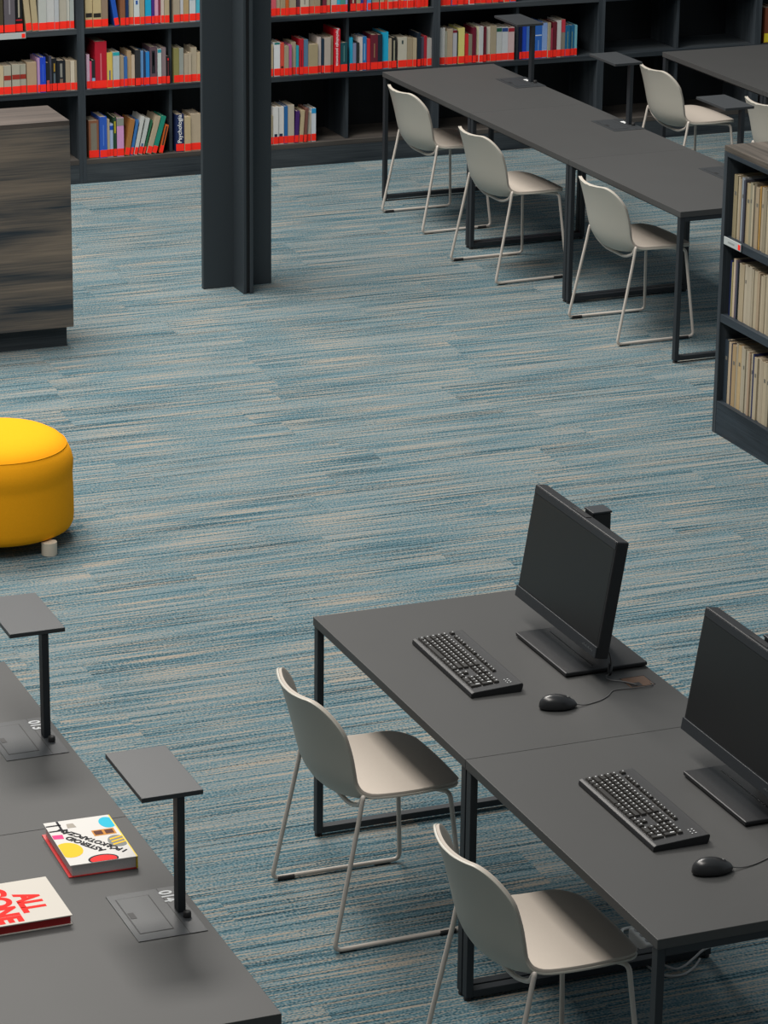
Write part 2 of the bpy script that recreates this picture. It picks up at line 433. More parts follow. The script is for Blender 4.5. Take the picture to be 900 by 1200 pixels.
# unit 0 (behind the counter)
place_books([(-60, 36, None, '#4a4433'), (47, 162, None, '#5f5a61', {'ex': [(.42, .92, '#8f8c92', .14)]}), (170, 245, None, '#17171b', {'ex': [(.28, .31, '#c01828', .9), (.36, .85, '#a9a290', .25)]}),
             (282, 342, None, '#b9a887', {'lean': -.09}), (346, 406, None, '#b3a583', {'lean': -.07}), (408, 490, None, '#b9bdb8'), (490, 575, None, '#c3c5c4'), (575, 622, None, '#b7bcc0'),
             (627, 706, None, '#b5b0a2'), (706, 740, None, '#c4c4bb'), (740, 783, None, '#aab3b0')], 0, 0, 9, ZC, 'label-strip shelf near counter', 'books on the label-strip shelf above the counter')
place_books([(-40, 42, 250, '#c9b795'), (45, 122, 245, '#b0ac9c', {'ex': RL}), (132, 215, 232, '#b0ac9c', {'ex': RL}), (219, 283, 232, '#aaa898', {'ex': RL}), (290, 392, 210, '#b49c80'), (398, 425, 165, '#b490bd'),
             (427, 488, 155, '#1f46c4', {'ex': [(.3, .8, '#3a62d4', .2)]}), (492, 527, 212, '#1f2126', {'ex': [(.2, .4, '#c0504a', .8)]}), (530, 553, 150, '#4a4c5c'), (557, 607, 170, '#191c22', {'ex': [(.6, .85, '#b08c30', .3), (.25, .55, '#5c6a74', .4)]}),
             (610, 695, 190, '#1d2026', {'ex': [(.45, .9, '#8b8982', .3), (.15, .4, '#7b6558', .4)]}), (698, 745, 188, '#a99a82'), (748, 790, 195, '#cfc5b2'), (790, 836, 190, '#a39781')], 0, 50, 9, ZA, 'middle shelf just behind the counter', 'books on the middle shelf behind the counter')
# unit 1
place_books([(33, 85, None, '#c2b187', {'ex': [(.24, .34, '#2a2622', .9)]}), (88, 148, None, '#c2b187', {'ex': [(.24, .34, '#2a2622', .9)]}), (150, 197, None, '#937f6c'), (247, 280, None, '#2257b8', {'lean': -.155}), (287, 322, None, '#8a5c40'),
             (325, 347, None, '#1d3560'), (350, 385, None, '#c1b394'), (388, 428, None, '#cfd8d8', {'ex': [(.5, .6, '#2d5ca8', .4)]}), (430, 462, None, '#a99c80'), (468, 512, None, '#22a9d6'), (514, 534, None, '#4c2a80'), (536, 563, None, '#d9a0bb'),
             (563, 582, None, '#8d3a52'), (583, 605, None, '#cdbdb4'), (607, 652, None, '#b5a687')], 95, 0, 6.207, ZC, 'upper shelf of counter-side bay', 'books on the upper shelf between counter and column')
place_books([(672, 718, None, '#a89c88'), (722, 745, None, '#c9cbd0'), (747, 785, None, '#b39c74'), (790, 835, None, '#c9d2d6', {'ex': [(.48, 1, '#2fa3c0', 1)]}), (838, 875, None, '#4fb5cc')], 95, 0, 6.207, ZC, 'upper shelf close beside steel column', 'books on the upper shelf beside the column')
place_books([(44, 66, 150, '#d3b3c8'), (66, 80, 200, '#dd4b74'), (80, 105, 190, '#23292d', {'ex': [(.12, .38, '#8ab4d8', .9)]}), (105, 190, 55, '#b81a30', {'ex': [(.18, .75, '#d07078', .12)]}), (190, 230, 135, '#d8bc5e', {'ex': [(.2, .5, '#4a5a90', .25)]}), (233, 280, 130, '#b8c2c6', {'ex': [(.9, .995, '#2aa6b0', 1)]}),
             (283, 315, 160, '#a99b84'), (315, 338, 165, '#3a6cae'), (340, 370, 125, '#b59a78'), (370, 394, 155, '#cbb8a2'), (397, 433, 115, '#353538'), (433, 457, 125, '#6c9fd6'), (457, 472, 130, '#2a3a5c'), (472, 500, 130, '#2a86d0'),
             (505, 556, 95, '#65505a', {'ex': [(.3, .9, '#22222a', .5), (.5, .85, '#5aa0b8', .2)]}), (560, 586, 110, '#c9d2d0', {'ex': [(.9, .995, '#2a9cb0', 1)]}), (586, 622, 100, '#8b7a7e'), (624, 662, 160, '#1d1b1e', {'ex': [(.84, .93, '#c8202c', .5), (.25, .8, '#8a4448', .2)]})], 95, 40, 6.207, ZA, 'middle shelf of counter-side bay', 'books on the middle shelf between counter and column')
place_books([(680, 718, 105, '#8e8a55'), (718, 750, 105, '#9aa09b'), (753, 780, 145, '#b2a591'), (780, 802, 135, '#b9ac97'), (802, 845, 100, '#b4a892'), (845, 880, 135, '#c0b193')], 95, 40, 6.207, ZA, 'middle shelf close beside steel column', 'books on the middle shelf beside the column')
place_books([(62, 135, 135, '#8a5a40', {'ex': [(.12, .93, '#807a6c', .6)]}), (138, 190, 105, '#2c5aba', {'ex': [(.3, .8, '#5a80d0', .15)]}), (191, 211, 125, '#b6a98f'), (212, 238, 160, '#a9bcdc', {'ex': [(.82, .95, '#1c4cb0', 1)]}), (238, 262, 110, '#26452f', {'ex': [(.6, .9, '#b8a820', .5)]}), (264, 314, 115, '#d39acb', {'ex': [(.8, 1, '#8a9088', 1)]}),
             (318, 352, 130, '#a9743f', {'lean': .18}), (358, 378, 135, '#3a73b5', {'lean': .20}), (384, 408, 110, '#c9ccc8', {'lean': .22}), (416, 446, 125, '#c3c8c6', {'lean': .24, 'ex': [(.2, .3, '#4a6a90', .5)]}), (452, 466, 140, '#2e6b4c', {'lean': .26}), (474, 508, 110, '#b3a58c', {'lean': .28}), (512, 545, 110, '#1f8a75', {'lean': .29}), (566, 592, 170, '#cc6228', {'lean': .24, 'ex': [(.25, .95, '#2a2422', .4)]})],
            95, 120, 6.207, ZB, 'lowest shelf of counter-side bay', 'books on the lowest shelf between counter and column')
place_books([(694, 752, 90, '#1d2c58'), (755, 798, 105, '#bfae8b'), (800, 875, 85, '#b8a890')], 95, 120, 6.207, ZB, 'lowest shelf close beside steel column', 'books on the lowest shelf beside the column')
navy = BOOKS[-3]
# unit 2
place_books([(52, 105, None, '#d8606c'), (107, 140, None, '#b0a48a'), (143, 182, None, '#a5977c'), (183, 212, None, '#c4622c'), (213, 276, None, '#ab9f86'), (278, 315, None, '#54424f'), (318, 390, None, '#c8c1b0', {'ex': [(.25, .6, '#8a8478', .15)]}), (392, 440, None, '#a99d84'), (440, 490, None, '#a4957a'),
             (490, 510, None, '#2a2420'), (512, 546, None, '#7a2f3e'), (548, 580, None, '#bcae90'), (590, 637, None, '#c7c5c2'), (638, 667, None, '#35b3d4'), (668, 712, None, '#4f9a8c'), (712, 736, None, '#93a6d8')], 310, 0, 7.5, ZC, 'upper shelf just past the column', 'books on the upper shelf just past the column')
place_books([(82, 131, None, '#7c1d28', {'ex': [(.2, .5, '#c8b0a0', .3)]}), (135, 170, None, '#b2a583'), (170, 193, None, '#26409c'), (194, 226, None, '#d03c4c'), (230, 262, None, '#54a0e0'), (272, 335, None, '#a39a86'), (345, 378, None, '#b5a88e'), (380, 410, None, '#d0603c'), (412, 450, None, '#b4a993'), (452, 500, None, '#c6c0b8'), (505, 525, None, '#d84b3c'), (527, 550, None, '#c8b070'),
             (552, 580, None, '#5a9ab8'), (580, 610, None, '#b8a888'), (610, 635, None, '#7aa890'), (635, 665, None, '#c8a0a8'), (665, 695, None, '#c04848'), (695, 730, None, '#a89c80'), (730, 765, None, '#b8c070')], 400, 0, 7.5, ZC, 'upper shelf nearing the desk row', 'books on the upper shelf nearing the desks')
place_books([(52, 78, 395, '#b8a888'), (85, 138, 375, '#dfe3e6', {'ex': [(.94, 1, '#1f7a78', .9)]}), (140, 172, 380, '#d85040', {'ex': [(.2, .3, '#3a2420', .6)]}), (174, 212, 405, '#a89c84'), (214, 238, 395, '#b85a92'), (240, 280, 375, '#b0a28a'), (282, 303, 405, '#2ba0b4'), (308, 343, 345, '#c02030', {'ex': [(.15, .7, '#7a1420', .2)]}), (345, 384, 350, '#5b7f9e'), (386, 468, 390, '#aa9c7c'), (470, 500, 330, '#cfc3be'), (502, 525, 345, '#23364a'),
             (527, 580, 330, '#b8aca2'), (582, 605, 320, '#a0947a'), (613, 664, 255, '#d8182c'), (668, 728, 375, '#1d5058', {'ex': [(.35, .9, '#5c8a88', .15)]})], 310, 0, 7.5, ZA, 'middle shelf just past the column', 'books on the middle shelf just past the column')
redpsy = BOOKS[-2]
place_books([(72, 105, 335, '#26a8d0'), (105, 135, 385, '#8a92b4'), (137, 155, 375, '#282c2c'), (155, 187, 330, '#d8d0cc'), (187, 224, 325, '#2d7cc0', {'ex': [(.3, .8, '#a8c8e0', .2)]}), (228, 256, 345, '#d8303c'), (258, 318, 305, '#6a2232', {'ex': [(.35, .75, '#9a7a58', .15)]}), (318, 358, 305, '#1c2a38'), (358, 415, 285, '#20b0dc'), (416, 442, 340, '#b0a48e'), (444, 486, 330, '#232626', {'ex': [(.15, .9, '#a8a48c', .3)]}),
             (500, 578, 330, '#c4c0b0', {'ex': [(.78, .9, '#3a4a4a', .2)]}), (580, 628, 335, '#a4967c'), (630, 662, 340, '#b8aa8e'), (668, 694, 290, '#1c2836'), (696, 728, 330, '#5a5468'), (730, 754, 320, '#b02838'), (756, 795, 340, '#b4b0ac')], 400, 0, 7.5, ZA, 'middle shelf nearing the desk row', 'books on the middle shelf nearing the desks')
place_books([(45, 72, 190, '#a89c80'), (76, 120, 115, '#dcdcda', {'ex': [(.18, .28, '#23304a', .6)]}), (122, 172, 115, '#dcdcda', {'ex': [(.18, .28, '#23304a', .6)]}), (175, 205, 110, '#2a6aa8'), (207, 262, 100, '#c0b8a8'), (264, 298, 155, '#48286c', {'lean': .05}), (304, 338, 150, '#bfae8c', {'lean': .07}), (343, 368, 130, '#7a5048', {'lean': .07}), (379, 410, 165, '#c8c0b0', {'lean': .03}), (416, 456, 130, '#d6dce4', {'ex': [(.85, 1, '#2a9cd8', 1)]})],
            310, 110, 7.5, ZB, 'lowest shelf just past the column', 'books on the lowest shelf just past the column')
# unit 3
cols3 = ['#c8c0b0', '#a89c84', '#3a6cae', '#b5a687', '#8d3a52', '#cfd8d8', '#4f9a8c', '#b39c74', '#d8606c', '#a4957a', '#1d3560', '#c9bb98', '#6c9fd6']
place_books([(130+i*56, 130+i*56+(50 if i % 3 else 55), None, c) for i, c in enumerate(cols3)], 500, 0, 8.18, ZC, 'upper shelf over the lamp', 'books on the upper shelf above the desk lamps')
place_books([(120, 176, 270, '#d0d0ce'), (176, 194, 300, '#a0a090', {'ex': [(.0, .12, '#203080', .9)]}), (195, 246, 280, '#b0a088'), (248, 288, 290, '#b4b4bc', {'ex': [(.92, 1, '#7a1c2c', 1)]}), (289, 304, 300, '#1f3a34'), (305, 362, 270, '#dcd480'), (363, 402, 330, '#d82c30'), (403, 438, 335, '#8a8474'), (440, 472, 265, '#6c1830'), (473, 500, 260, '#e0dcb8'), (501, 538, 255, '#c4c6c8'), (539, 570, 260, '#6a1a2c'), (571, 612, 260, '#d4cec0'),
             (614, 668, 250, '#a89c84'), (670, 722, 265, '#c0c4c4', {'ex': [(.87, .98, '#1c5a44', .95)]}), (723, 782, 265, '#c8ccd0', {'ex': [(.87, .98, '#2a4a88', .95)]}), (783, 842, 265, '#d0b4b4', {'ex': [(.87, .98, '#a02030', .95)]})], 500, 0, 8.18, ZA, 'middle shelf behind the lamp', 'books on the middle shelf behind the desk lamp')
place_books([(150, 178, 230, '#101838'), (180, 220, 220, '#1c48c0'), (222, 273, 205, '#4a78c0'), (275, 305, 250, '#3a6088'), (306, 371, 215, '#2c68c0', {'ex': [(.62, .65, '#c8d8e8', .95), (.2, .5, '#7aa0d8', .15)]}), (372, 422, 225, '#8aa8dc', {'ex': [(.15, .22, '#e0e4e8', .9), (.05, .14, '#202838', .9)]}), (424, 449, 220, '#a49c84'), (450, 469, 270, '#983048'), (470, 509, 215, '#6a1c2c'),
             (511, 550, 200, '#c8c8c8'), (552, 590, 190, '#8c8478', {'ex': [(.66, 1, '#c83c4c', 1)]}), (592, 636, 245, '#1c6490', {'ex': [(.2, .8, '#a8b060', .1)]}), (637, 680, 245, '#1c6490', {'ex': [(.2, .8, '#a8b060', .1)]}), (682, 708, 245, '#78b8c8')], 590, 0, 8.18, ZA, 'middle shelf next to empty bay', 'books on the middle shelf next to the empty bay')
# unit 5: brown book with yellow tape
make_book(.05, .22, .16, '#7a4028', (6.44, BY+.02, ZA+.0004), '-y', 0, 'yellow', (), 'brown book with broad yellow spine tape standing behind the corner desk', 'book', None)
make_book(.045, .22, .16, '#6c3a26', (6.487, BY+.022, ZA+.0004), '-y', 0, 'yellow', (), 'dark brown yellow-taped book beside the lighter brown one', 'book', None)
def spine_text(book, body, size, up=True, m=M_PRINT, w=.03, h=.2, zc=.5):
    me = text_mesh('spine_title', body, size, .0003, .0002)
    o_ = link('spine_title', me, m, book)
    # text x -> +z (up) or -z (down); text normal -> -y
    if up: R = Matrix(((0, -1, 0), (0, 0, -1), (1, 0, 0)))
    else: R = Matrix(((0, 1, 0), (0, 0, -1), (-1, 0, 0)))
    mw = R.to_4x4(); mw.translation = Vector((-w/2, -.0006, h*zc)); o_.matrix_local = mw
spine_text(navy, 'Psychologia', .036, True, M_PRINT, .05, .24, .56)
spine_text(redpsy, 'Psychologia poznawcza', .024, False, M_PRINT, .036, .27, .56)

# ------------------------------------------------------------------ low bookcase at the right
LX, LY = 3.18, 3.362
lb = empty('low_bookcase', (LX, LY, 0), 0, 'low dark oak bookcase with worn beige paperbacks standing on the carpet', 'bookcase')
wl = 1.08; dl = .40
bev('side_panel', (0, dl, -.030, 0, 0, 1.27), M_SHELFV, lb, .0015)
bev('side_panel', (0, dl, -wl, -wl+.03, 0, 1.27), M_SHELFV, lb, .0015)
bev('top_board', (0, dl, -wl, 0, 1.2702, 1.296), M_LOWTOP, lb, .0015)
bev('front_rail', (-.001, .0185, -wl+.0302, -.0302, 1.250, 1.27), M_SHELFY, lb, .001)
bev('plinth', (.0015, .025, -wl+.0302, -.0302, 0, .118), M_SHELFY, lb, .001)
bev('bottom_board', (.001, dl-.015, -wl+.0302, -.0302, .1182, .150), M_SHELFY, lb, .001)
for z in (.512, .862): bev('shelf', (.001, dl-.015, -wl+.0302, -.0302, z, z+.036), M_SHELFY, lb, .001)
bev('back_panel', (dl-.015, dl, -wl+.0302, -.0302, .1182, 1.27), M_BACK, lb, .001)
for a, b in ((.150, .512), (.548, .862), (.898, 1.27)): bev('divider', (.03, dl-.015, -wl/2-.01, -wl/2+.01, a, b), M_SHELFV, lb, .001)
LOW = [('upper', .898, [('#8f8468', .034), ('#b3a890', .014), ('#a09078', .016), ('#8c949c', .026), ('#3e3f4c', .018), ('#a89a7c', .036), ('#8f8a76', .022), ('#b8ad95', .012), ('#6b6354', .02), ('#a09078', .03), ('#b58f50', .012), ('#a89c86', .026), ('#8f8672', .03), ('#b0a48c', .022), ('#9c8f76', .03), ('#b8ac94', .03), ('#a09680', .03), ('#8a8068', .03)], .275),
       ('middle', .548, [('#16204a', .02), ('#a89e70', .010), ('#c4b49c', .020), ('#5c5460', .018), ('#24303c', .008), ('#b8ac94', .016), ('#a89a80', .036), ('#b5ab97', .022), ('#aca28e', .020), ('#b0a692', .024), ('#a59b86', .018), ('#b0a48c', .03), ('#a4927a', .024), ('#b4a890', .022), ('#a89c84', .024), ('#b0a48c', .026), ('#a09680', .03), ('#b0a48c', .026)], .255),
       ('lowest', .150, [('#2f3a44', .034), ('#b8a68c', .024), ('#1c2440', .012), ('#a8906c', .034), ('#a49a86', .016), ('#b8a078', .030), ('#b0a692', .018), ('#a8a08c', .022), ('#b2a894', .026), ('#a8927c', .018), ('#b4aa92', .024), ('#1a2450', .014), ('#b0a48c', .028), ('#b8ac96', .026), ('#a89c86', .024), ('#b0a48c', .03), ('#a09680', .024)], .285)]
for nm, z, lst, h0 in LOW:
    yy = LY-.030-(.028 if nm != 'lowest' else .012)
    for i, (c, w) in enumerate(lst):
        if yy-w < LY-wl/2+.012: break
        h = h0+random.uniform(-.012, .008)
        a = cname(c)
        ORD = ['first', 'second', 'third', 'fourth', 'fifth', 'sixth', 'seventh', 'eighth', 'ninth', 'tenth', 'eleventh', 'twelfth', 'thirteenth', 'fourteenth', 'fifteenth', 'sixteenth', 'seventeenth', 'eighteenth', 'nineteenth', 'twentieth', 'twenty-first', 'twenty-second']
        th = 'thin ' if w < .019 else ('thick ' if w > .03 else '')
        lab = 'worn %s%s paperback, %s from the end panel, %s shelf of low bookcase' % (th, a, ORD[i], nm)
        r = make_book(w, h, .19, c, (LX+.022+random.uniform(-.002, .006), yy-w, z+.0004), '-x', 0, None,
                      [(.68, .74, '#6a6860', .5)] if (w > .02 and random.random() < .6) else (), lab, 'worn paperbacks in the low bookcase')
        yy -= w+.0006
def label_strip(loc, rz, label, L):
    s = empty('shelf_label', loc, rz, label, 'shelf label')
    bev('holder', (0, L, -.004, 0, -.034, 0), mat('clear_grey_strip', '#aeb4b4', .35), s, .0008)
    box('red_square', (L-.024, L-.004, -.0048, -.0041, -.029, -.006), M_RED, s)
    box('printed_line', (L*.25, L*.62, -.0046, -.0041, -.021, -.013), mat('grey_print', '#8b9292', .6), s)
label_strip((LX-.0012, LY-.040, .9005), -math.pi/2, 'grey shelf label with red square clipped to the low bookcase', .155)
label_strip((1.13, BY-.0012, .903), 0, 'grey shelf label with red square on bookcase shelf above counter', .50)

# ------------------------------------------------------------------ desks
def make_desk(L, D, H, label, group, loc, rz):
    """origin: front far corner on the floor; x across depth, y runs to -L"""
    d = empty('desk', loc, rz, label, 'desk', group)
    bev('tabletop', (0, D, -L+.0008, -.0008, H-.028, H), M_DESK, d, .0012)
    tx, ty = .022, .030
    for (ya, yb) in ((-.004-ty, -.004), (-L+.004, -L+.004+ty)):
        for xa in (.003, D-.003-tx):
            lg = bev('leg', (xa, xa+tx, ya, yb, .012, H-.0282), M_FRAME, d, .0015)
            link('foot', lathe_mesh('foot', [(.011, 0), (.012, .002), (.012, .008), (.006, .0118)], 12), M_RUBBER, lg).location = (xa+tx/2, (ya+yb)/2, 0)
        bev('top_rail', (.003+tx+.0002, D-.0032-tx, ya, yb, H-.050, H-.0282), M_FRAME, d, .0015)
        bev('bottom_rail', (.003+tx+.0002, D-.0032-tx, ya, yb, .012, .034), M_FRAME, d, .0015)
    for xa in (.02, D-.04):
        bev('side_rail', (xa+.008, xa+.022, -L+.0342, -.0342, H-.045, H-.0284), M_FRAME, d, .001)
    return d
L1, D1, H1 = 1.195, .79, .74
nd1 = make_desk(L1, D1, H1, 'charcoal desk with monitor and keyboard, nearest the yellow pouf', 'computer desks', (0, 0, 0), 0)
nd2 = make_desk(L1, D1, H1, 'charcoal computer desk with cables lying on the floor under it', 'computer desks', (0, -L1, 0), 0)
make_desk(L1, .80, H1, 'charcoal study desk with lamp 013 beside the yellow pouf', 'numbered study desks', (-1.80, -.031, 0), 0)
make_desk(L1, .80, H1, 'charcoal study desk with lamp 014 and two books on it', 'numbered study desks', (-1.80, -.031-L1, 0), 0)
FA = .0209; FXO, FYO = 3.4298, 7.9091; LF, DF = 1.1807, .69
def fpt(t, s, z=0):
    return (FXO+s*math.cos(FA)-t*math.sin(FA), FYO+s*math.sin(FA)+t*math.cos(FA), z)
FLAB = ['charcoal study desk closest to the wall bookcases in the long row', 'charcoal study desk in the middle of the long row', 'charcoal study desk ending the row beside the low bookcase']
for k in range(3): make_desk(LF, DF, H1, FLAB[k], 'study desks in the long row', fpt(-k*LF, 0), FA)
D2 = (5.197, 7.926, 0)
make_desk(LF, .80, H1, 'charcoal corner desk before the empty bookcase bay', 'corner desks', D2, FA)
make_desk(LF, .80, H1, 'charcoal desk adjoining the corner desk behind the low bookcase', 'corner desks', (D2[0]+LF*math.sin(FA), D2[1]-LF*math.cos(FA), 0), FA)

# ------------------------------------------------------------------ desk lamps
def make_lamp(loc, rz, number, label, group):
    """origin on the desk top at the centre of the base plate; plate .18 x .27"""
    l = empty('desk_lamp', loc, rz, label, 'desk lamp', group)
    bp = bev('base_plate', (-.09, .09, -.135, .135, .0001, .0022), M_LAMP, l, .0006)
    bev('flap', (-.072, .012, -.095, .105, .0023, .0031), M_LAMP, bp, .0004)
    box('flap_gap', [(-.0745, -.0725, -.097, .107, .0022, .0026), (.0125, .0150, -.097, .107, .0022, .0026), (-.0725, .0125, -.0975, -.0955, .0022, .0026), (-.0725, .0125, .1055, .1075, .0022, .0026), (.043, .0445, -.135, .135, .0022, .0026)], M_RUBBER, bp)
    bev('flap_catch', (-.069, -.054, -.012, .022, .0032, .0037), M_RUBBER, bp, .0002)
    bev('post', (.052, .072, -.018, .016, .0023, .316), M_FRAME, l, .0015)
    bev('lamp_head', (-.040, .120, -.020, .280, .3162, .329), M_LAMP, l, .0012)
    link('switch_knob', lathe_mesh('switch_knob', [(.010, .0022), (.0105, .004), (.0098, .016), (.0085, .0175)], 20), M_RUBBER, l).location = (.066, -.045, .0001)
    if number:
        t = link('number', text_mesh('number', number, .046, .0012, .0003, 'CENTER', .95), M_PRINT, l)
        t.rotation_euler = (0, 0, -math.pi/2); t.location = (.056, .082, .0028)
    else:
        bev('number', [(.045, .066, .040, .066, .0023, .0030), (.047, .064, .018, .036, .0023, .0030)], M_PRINT, l, .0003)
    return l
make_lamp((-1.110, -1.815, H1), 0, '014', 'black desk lamp numbered 014 on the desk with two books', 'numbered desk lamps')
make_lamp((-1.108, -.625, H1), 0, '013', 'black desk lamp numbered 013 on the desk near the yellow pouf', 'numbered desk lamps')
FLL = ['grey desk lamp nearest the wall bookcases in the long row', 'grey desk lamp on the middle desk of the long row', 'grey desk lamp rising behind the low bookcase']
for k in range(3):
    x, y, _ = fpt(-.545-k*LF, .603); make_lamp((x, y, H1), FA, None, FLL[k], 'desk lamps in the long row')

# ------------------------------------------------------------------ chairs
def build_shell(prof, hw, wrap, off, nu=24):
    """prof: list of (x,z) centre line; hw: half widths; wrap: inward offset at the edges. returns verts grid"""
    n = len(prof); rows = []
    for i in range(n):
        p0 = Vector(prof[max(i-1, 0)]); p1 = Vector(prof[min(i+1, n-1)])
        t = (p1-p0).normalized(); nrm = Vector((-t.y, t.x))
        # travelling from the seat front backwards and up: inside of the curve is on the right-hand side
        nrm = -nrm
        r = []
        for k in range(nu+1):
            u = -1+2*k/nu
            w = wrap[i]*(abs(hw[i]*u)/.22)**2.1+off
            r.append((prof[i][0]+nrm.x*w, hw[i]*u, prof[i][1]+nrm.y*w))
        rows.append(r)
    return rows
def sample(tbl, v):
    for (a, b) in zip(tbl, tbl[1:]):
        if a[0] <= v <= b[0]:
            t = (v-a[0])/(b[0]-a[0]) if b[0] > a[0] else 0
            return a[1]+(b[1]-a[1])*t
    return tbl[-1][1]
CP = catmull([(.238, 0, .442), (.222, 0, .453), (.16, 0, .456), (.06, 0, .440), (-.02, 0, .425), (-.07, 0, .419), (-.115, 0, .427), (-.150, 0, .450), (-.176, 0, .490), (-.193, 0, .545), (-.206, 0, .600), (-.221, 0, .658), (-.237, 0, .712), (-.251, 0, .752)], 8)
ARC = [0]
for a, b in zip(CP, CP[1:]): ARC.append(ARC[-1]+(b-a).length)
TOT = ARC[-1]
def chair_shell_mesh(name, inset, off, thick):
    # resample along the arc, dense at both ends
    S = []
    N = 44
    for i in range(N+1):
        q = i/N; S.append(.5-.5*math.cos(math.pi*q))
    prof = []; hw = []; wr = []
    for s in S:
        d = s*(TOT-2*inset)+inset
        j = max(k for k in range(len(ARC)) if ARC[k] <= d+1e-9); j = min(j, len(ARC)-2)
        t = (d-ARC[j])/(ARC[j+1]-ARC[j]); p = CP[j].lerp(CP[j+1], t); prof.append((p.x, p.z))
        W_ = sample([(0, .205), (.12, .222), (.30, .228), (.48, .222), (.60, .215), (.75, .220), (.86, .218), (1.0, .200)], s)-inset
        # rounded corners
        f_ = d-inset; b_ = (TOT-2*inset)-f_
        rf, rb = .075, .120
        if f_ < rf: W_ -= .070*(1-math.sqrt(max(0, 1-(1-f_/rf)**2)))
        if b_ < rb:
            W_ -= .080*(1-math.sqrt(max(0, 1-(1-b_/rb)**2)))
        hw.append(W_)
        wr.append(sample([(0, -.008), (.10, .002), (.24, .016), (.35, .034), (.43, .047), (.53, .061), (.65, .071), (.75, .072), (.88, .070), (1, .070)], s))
    for _ in range(6): wr = [wr[0]]+[(wr[k-1]+2*wr[k]+wr[k+1])/4 for k in range(1, len(wr)-1)]+[wr[-1]]
    g = build_shell(prof, hw, wr, off)
    nr = len(g); nc = len(g[0]); v = [c for r in g for c in r]
    f = [(i*nc+k, i*nc+k+1, (i+1)*nc+k+1, (i+1)*nc+k) for i in range(nr-1) for k in range(nc-1)]
    me = bpy.data.meshes.new(name); me.from_pydata(v, [], f); me.update()
    bm = bmesh.new(); bm.from_mesh(me); bmesh.ops.recalc_face_normals(bm, faces=bm.faces)
    # make normals point to the inside (up on the seat)
    if sum((fc.normal.z+.3*fc.normal.x)*fc.calc_area() for fc in bm.faces) < 0: bmesh.ops.reverse_faces(bm, faces=bm.faces)
    geom = bmesh.ops.solidify(bm, geom=bm.faces[:], thickness=thick)
    bmesh.ops.recalc_face_normals(bm, faces=bm.faces)
    bm.to_mesh(me); bm.free(); return smooth(me)
def make_chair(label, group):
    c = empty('chair', (0, 0, 0), 0, label, 'chair', group)
    sh = link('shell', chair_shell_mesh('shell', 0.0, 0.0, .007), M_SHELL, c)
    pd = link('seat_pad', chair_shell_mesh('seat_pad', .003, .0095, .009), M_PAD, c)
    for o_ in (sh, pd):
        md = o_.modifiers.new('round', 'BEVEL'); md.width = .0028; md.segments = 2; md.limit_method = 'ANGLE'; md.angle_limit = math.radians(40)
    for s in (-1, 1):
        path = catmull([(-.09, s*.0, .398), (-.092, s*.10, .402), (-.096, s*.190, .432), (-.101, s*.228, .466), (-.104, s*.243, .477), (-.109, s*.2465, .460), (-.120, s*.2485, .40)], 6)
        path += fillet([(-.120, s*.2485, .40), (-.200, s*.265, .0105), (.222, s*.257, .0105), (.188, s*.205, .437), (.13, s*.12, .428), (.05, s*.05, .418)], .024, 6)[1:]
        link('sled_leg', tube_mesh('sled_leg', path, .0072, 10), M_ROD, c)
        for gx in (-.155, .165):
            link('glide', tube_mesh('glide', [(gx-.026, s*.2625, .0085), (gx-.022, s*.2615, .0083), (gx+.022, s*.2605, .0083), (gx+.026, s*.2605, .0085)], .0081, 10), M_RUBBER, c)
    link('crossbar', tube_mesh('crossbar', [(.05, -.05, .418), (.05, .05, .418)], .0072, 8), M_ROD, c)
    return c
CH = [((-.040, -.548), 0, 'beige shell chair with sled legs at the desk with the pouf-side monitor', 'chairs at the computer desks'),
      ((-.038, -1.742), 0, 'beige shell chair at the desk with cables under it', 'chairs at the computer desks'),
      ((3.530, 7.365), .045, 'beige shell chair closest to the wall bookcases, in the long row', 'chairs at the long row'),
      ((3.472, 6.247), .05, 'beige shell chair at the middle desk of the long row', 'chairs at the long row'),
      ((3.572, 5.000), .02, 'beige shell chair beside the low bookcase at the long row', 'chairs at the long row'),
      ((5.12, 7.47), .02, 'beige shell chair at the corner desk before the empty bookcase', 'chairs at the corner desks'),
      ((5.246, 6.43), .02, 'beige shell chair mostly hidden beyond the low bookcase top', 'chairs at the corner desks')]
proto = None
for (xy, rz, lab, grp) in CH:
    if proto is None: proto = make_chair(lab, grp); c = proto
    else: c = copy_tree(proto)
    c.location = (xy[0], xy[1], 0); c.rotation_euler = (0, 0, rz); tag(c, lab, 'chair', grp)

# ------------------------------------------------------------------ yellow pouf
pf = empty('pouf', (-.165, 3.085, 0), .0, 'round yellow felt pouf on short cream legs standing on carpet', 'pouf')
R0 = .300
prof = [(.02, .054), (.20, .052), (R0-.024, .054), (R0-.010, .062), (R0-.003, .076), (R0, .10), (R0, .18), (R0-.001, .225), (R0-.002, .252), (R0-.0025, .266), (R0-.002, .278), (R0, .292), (R0+.001, .306), (R0+.002, .325), (R0-.003, .348), (R0-.012, .372), (R0-.024, .393), (R0-.044, .414), (R0-.075, .431), (R0-.12, .443), (R0-.18, .449), (R0-.24, .451), (.02, .452)]
link('cushion', lathe_mesh('cushion', prof, 72), M_YEL, pf)
ring = [((R0-.0235)*math.cos(2*math.pi*k/72), (R0-.0235)*math.sin(2*math.pi*k/72), .3945) for k in range(73)]
link('seam', tube_mesh('seam', ring, .0014, 6, False), M_YSEAM, pf)
for (a, b) in ((.130, -.265), (-.2, -.17), (-.14, .22), (.2, .17)):
    link('leg', lathe_mesh('leg', [(.030, 0), (.031, .002), (.031, .0535)], 28, False), M_CREAM, pf).location = (a if False else a, b if False else b, 0)

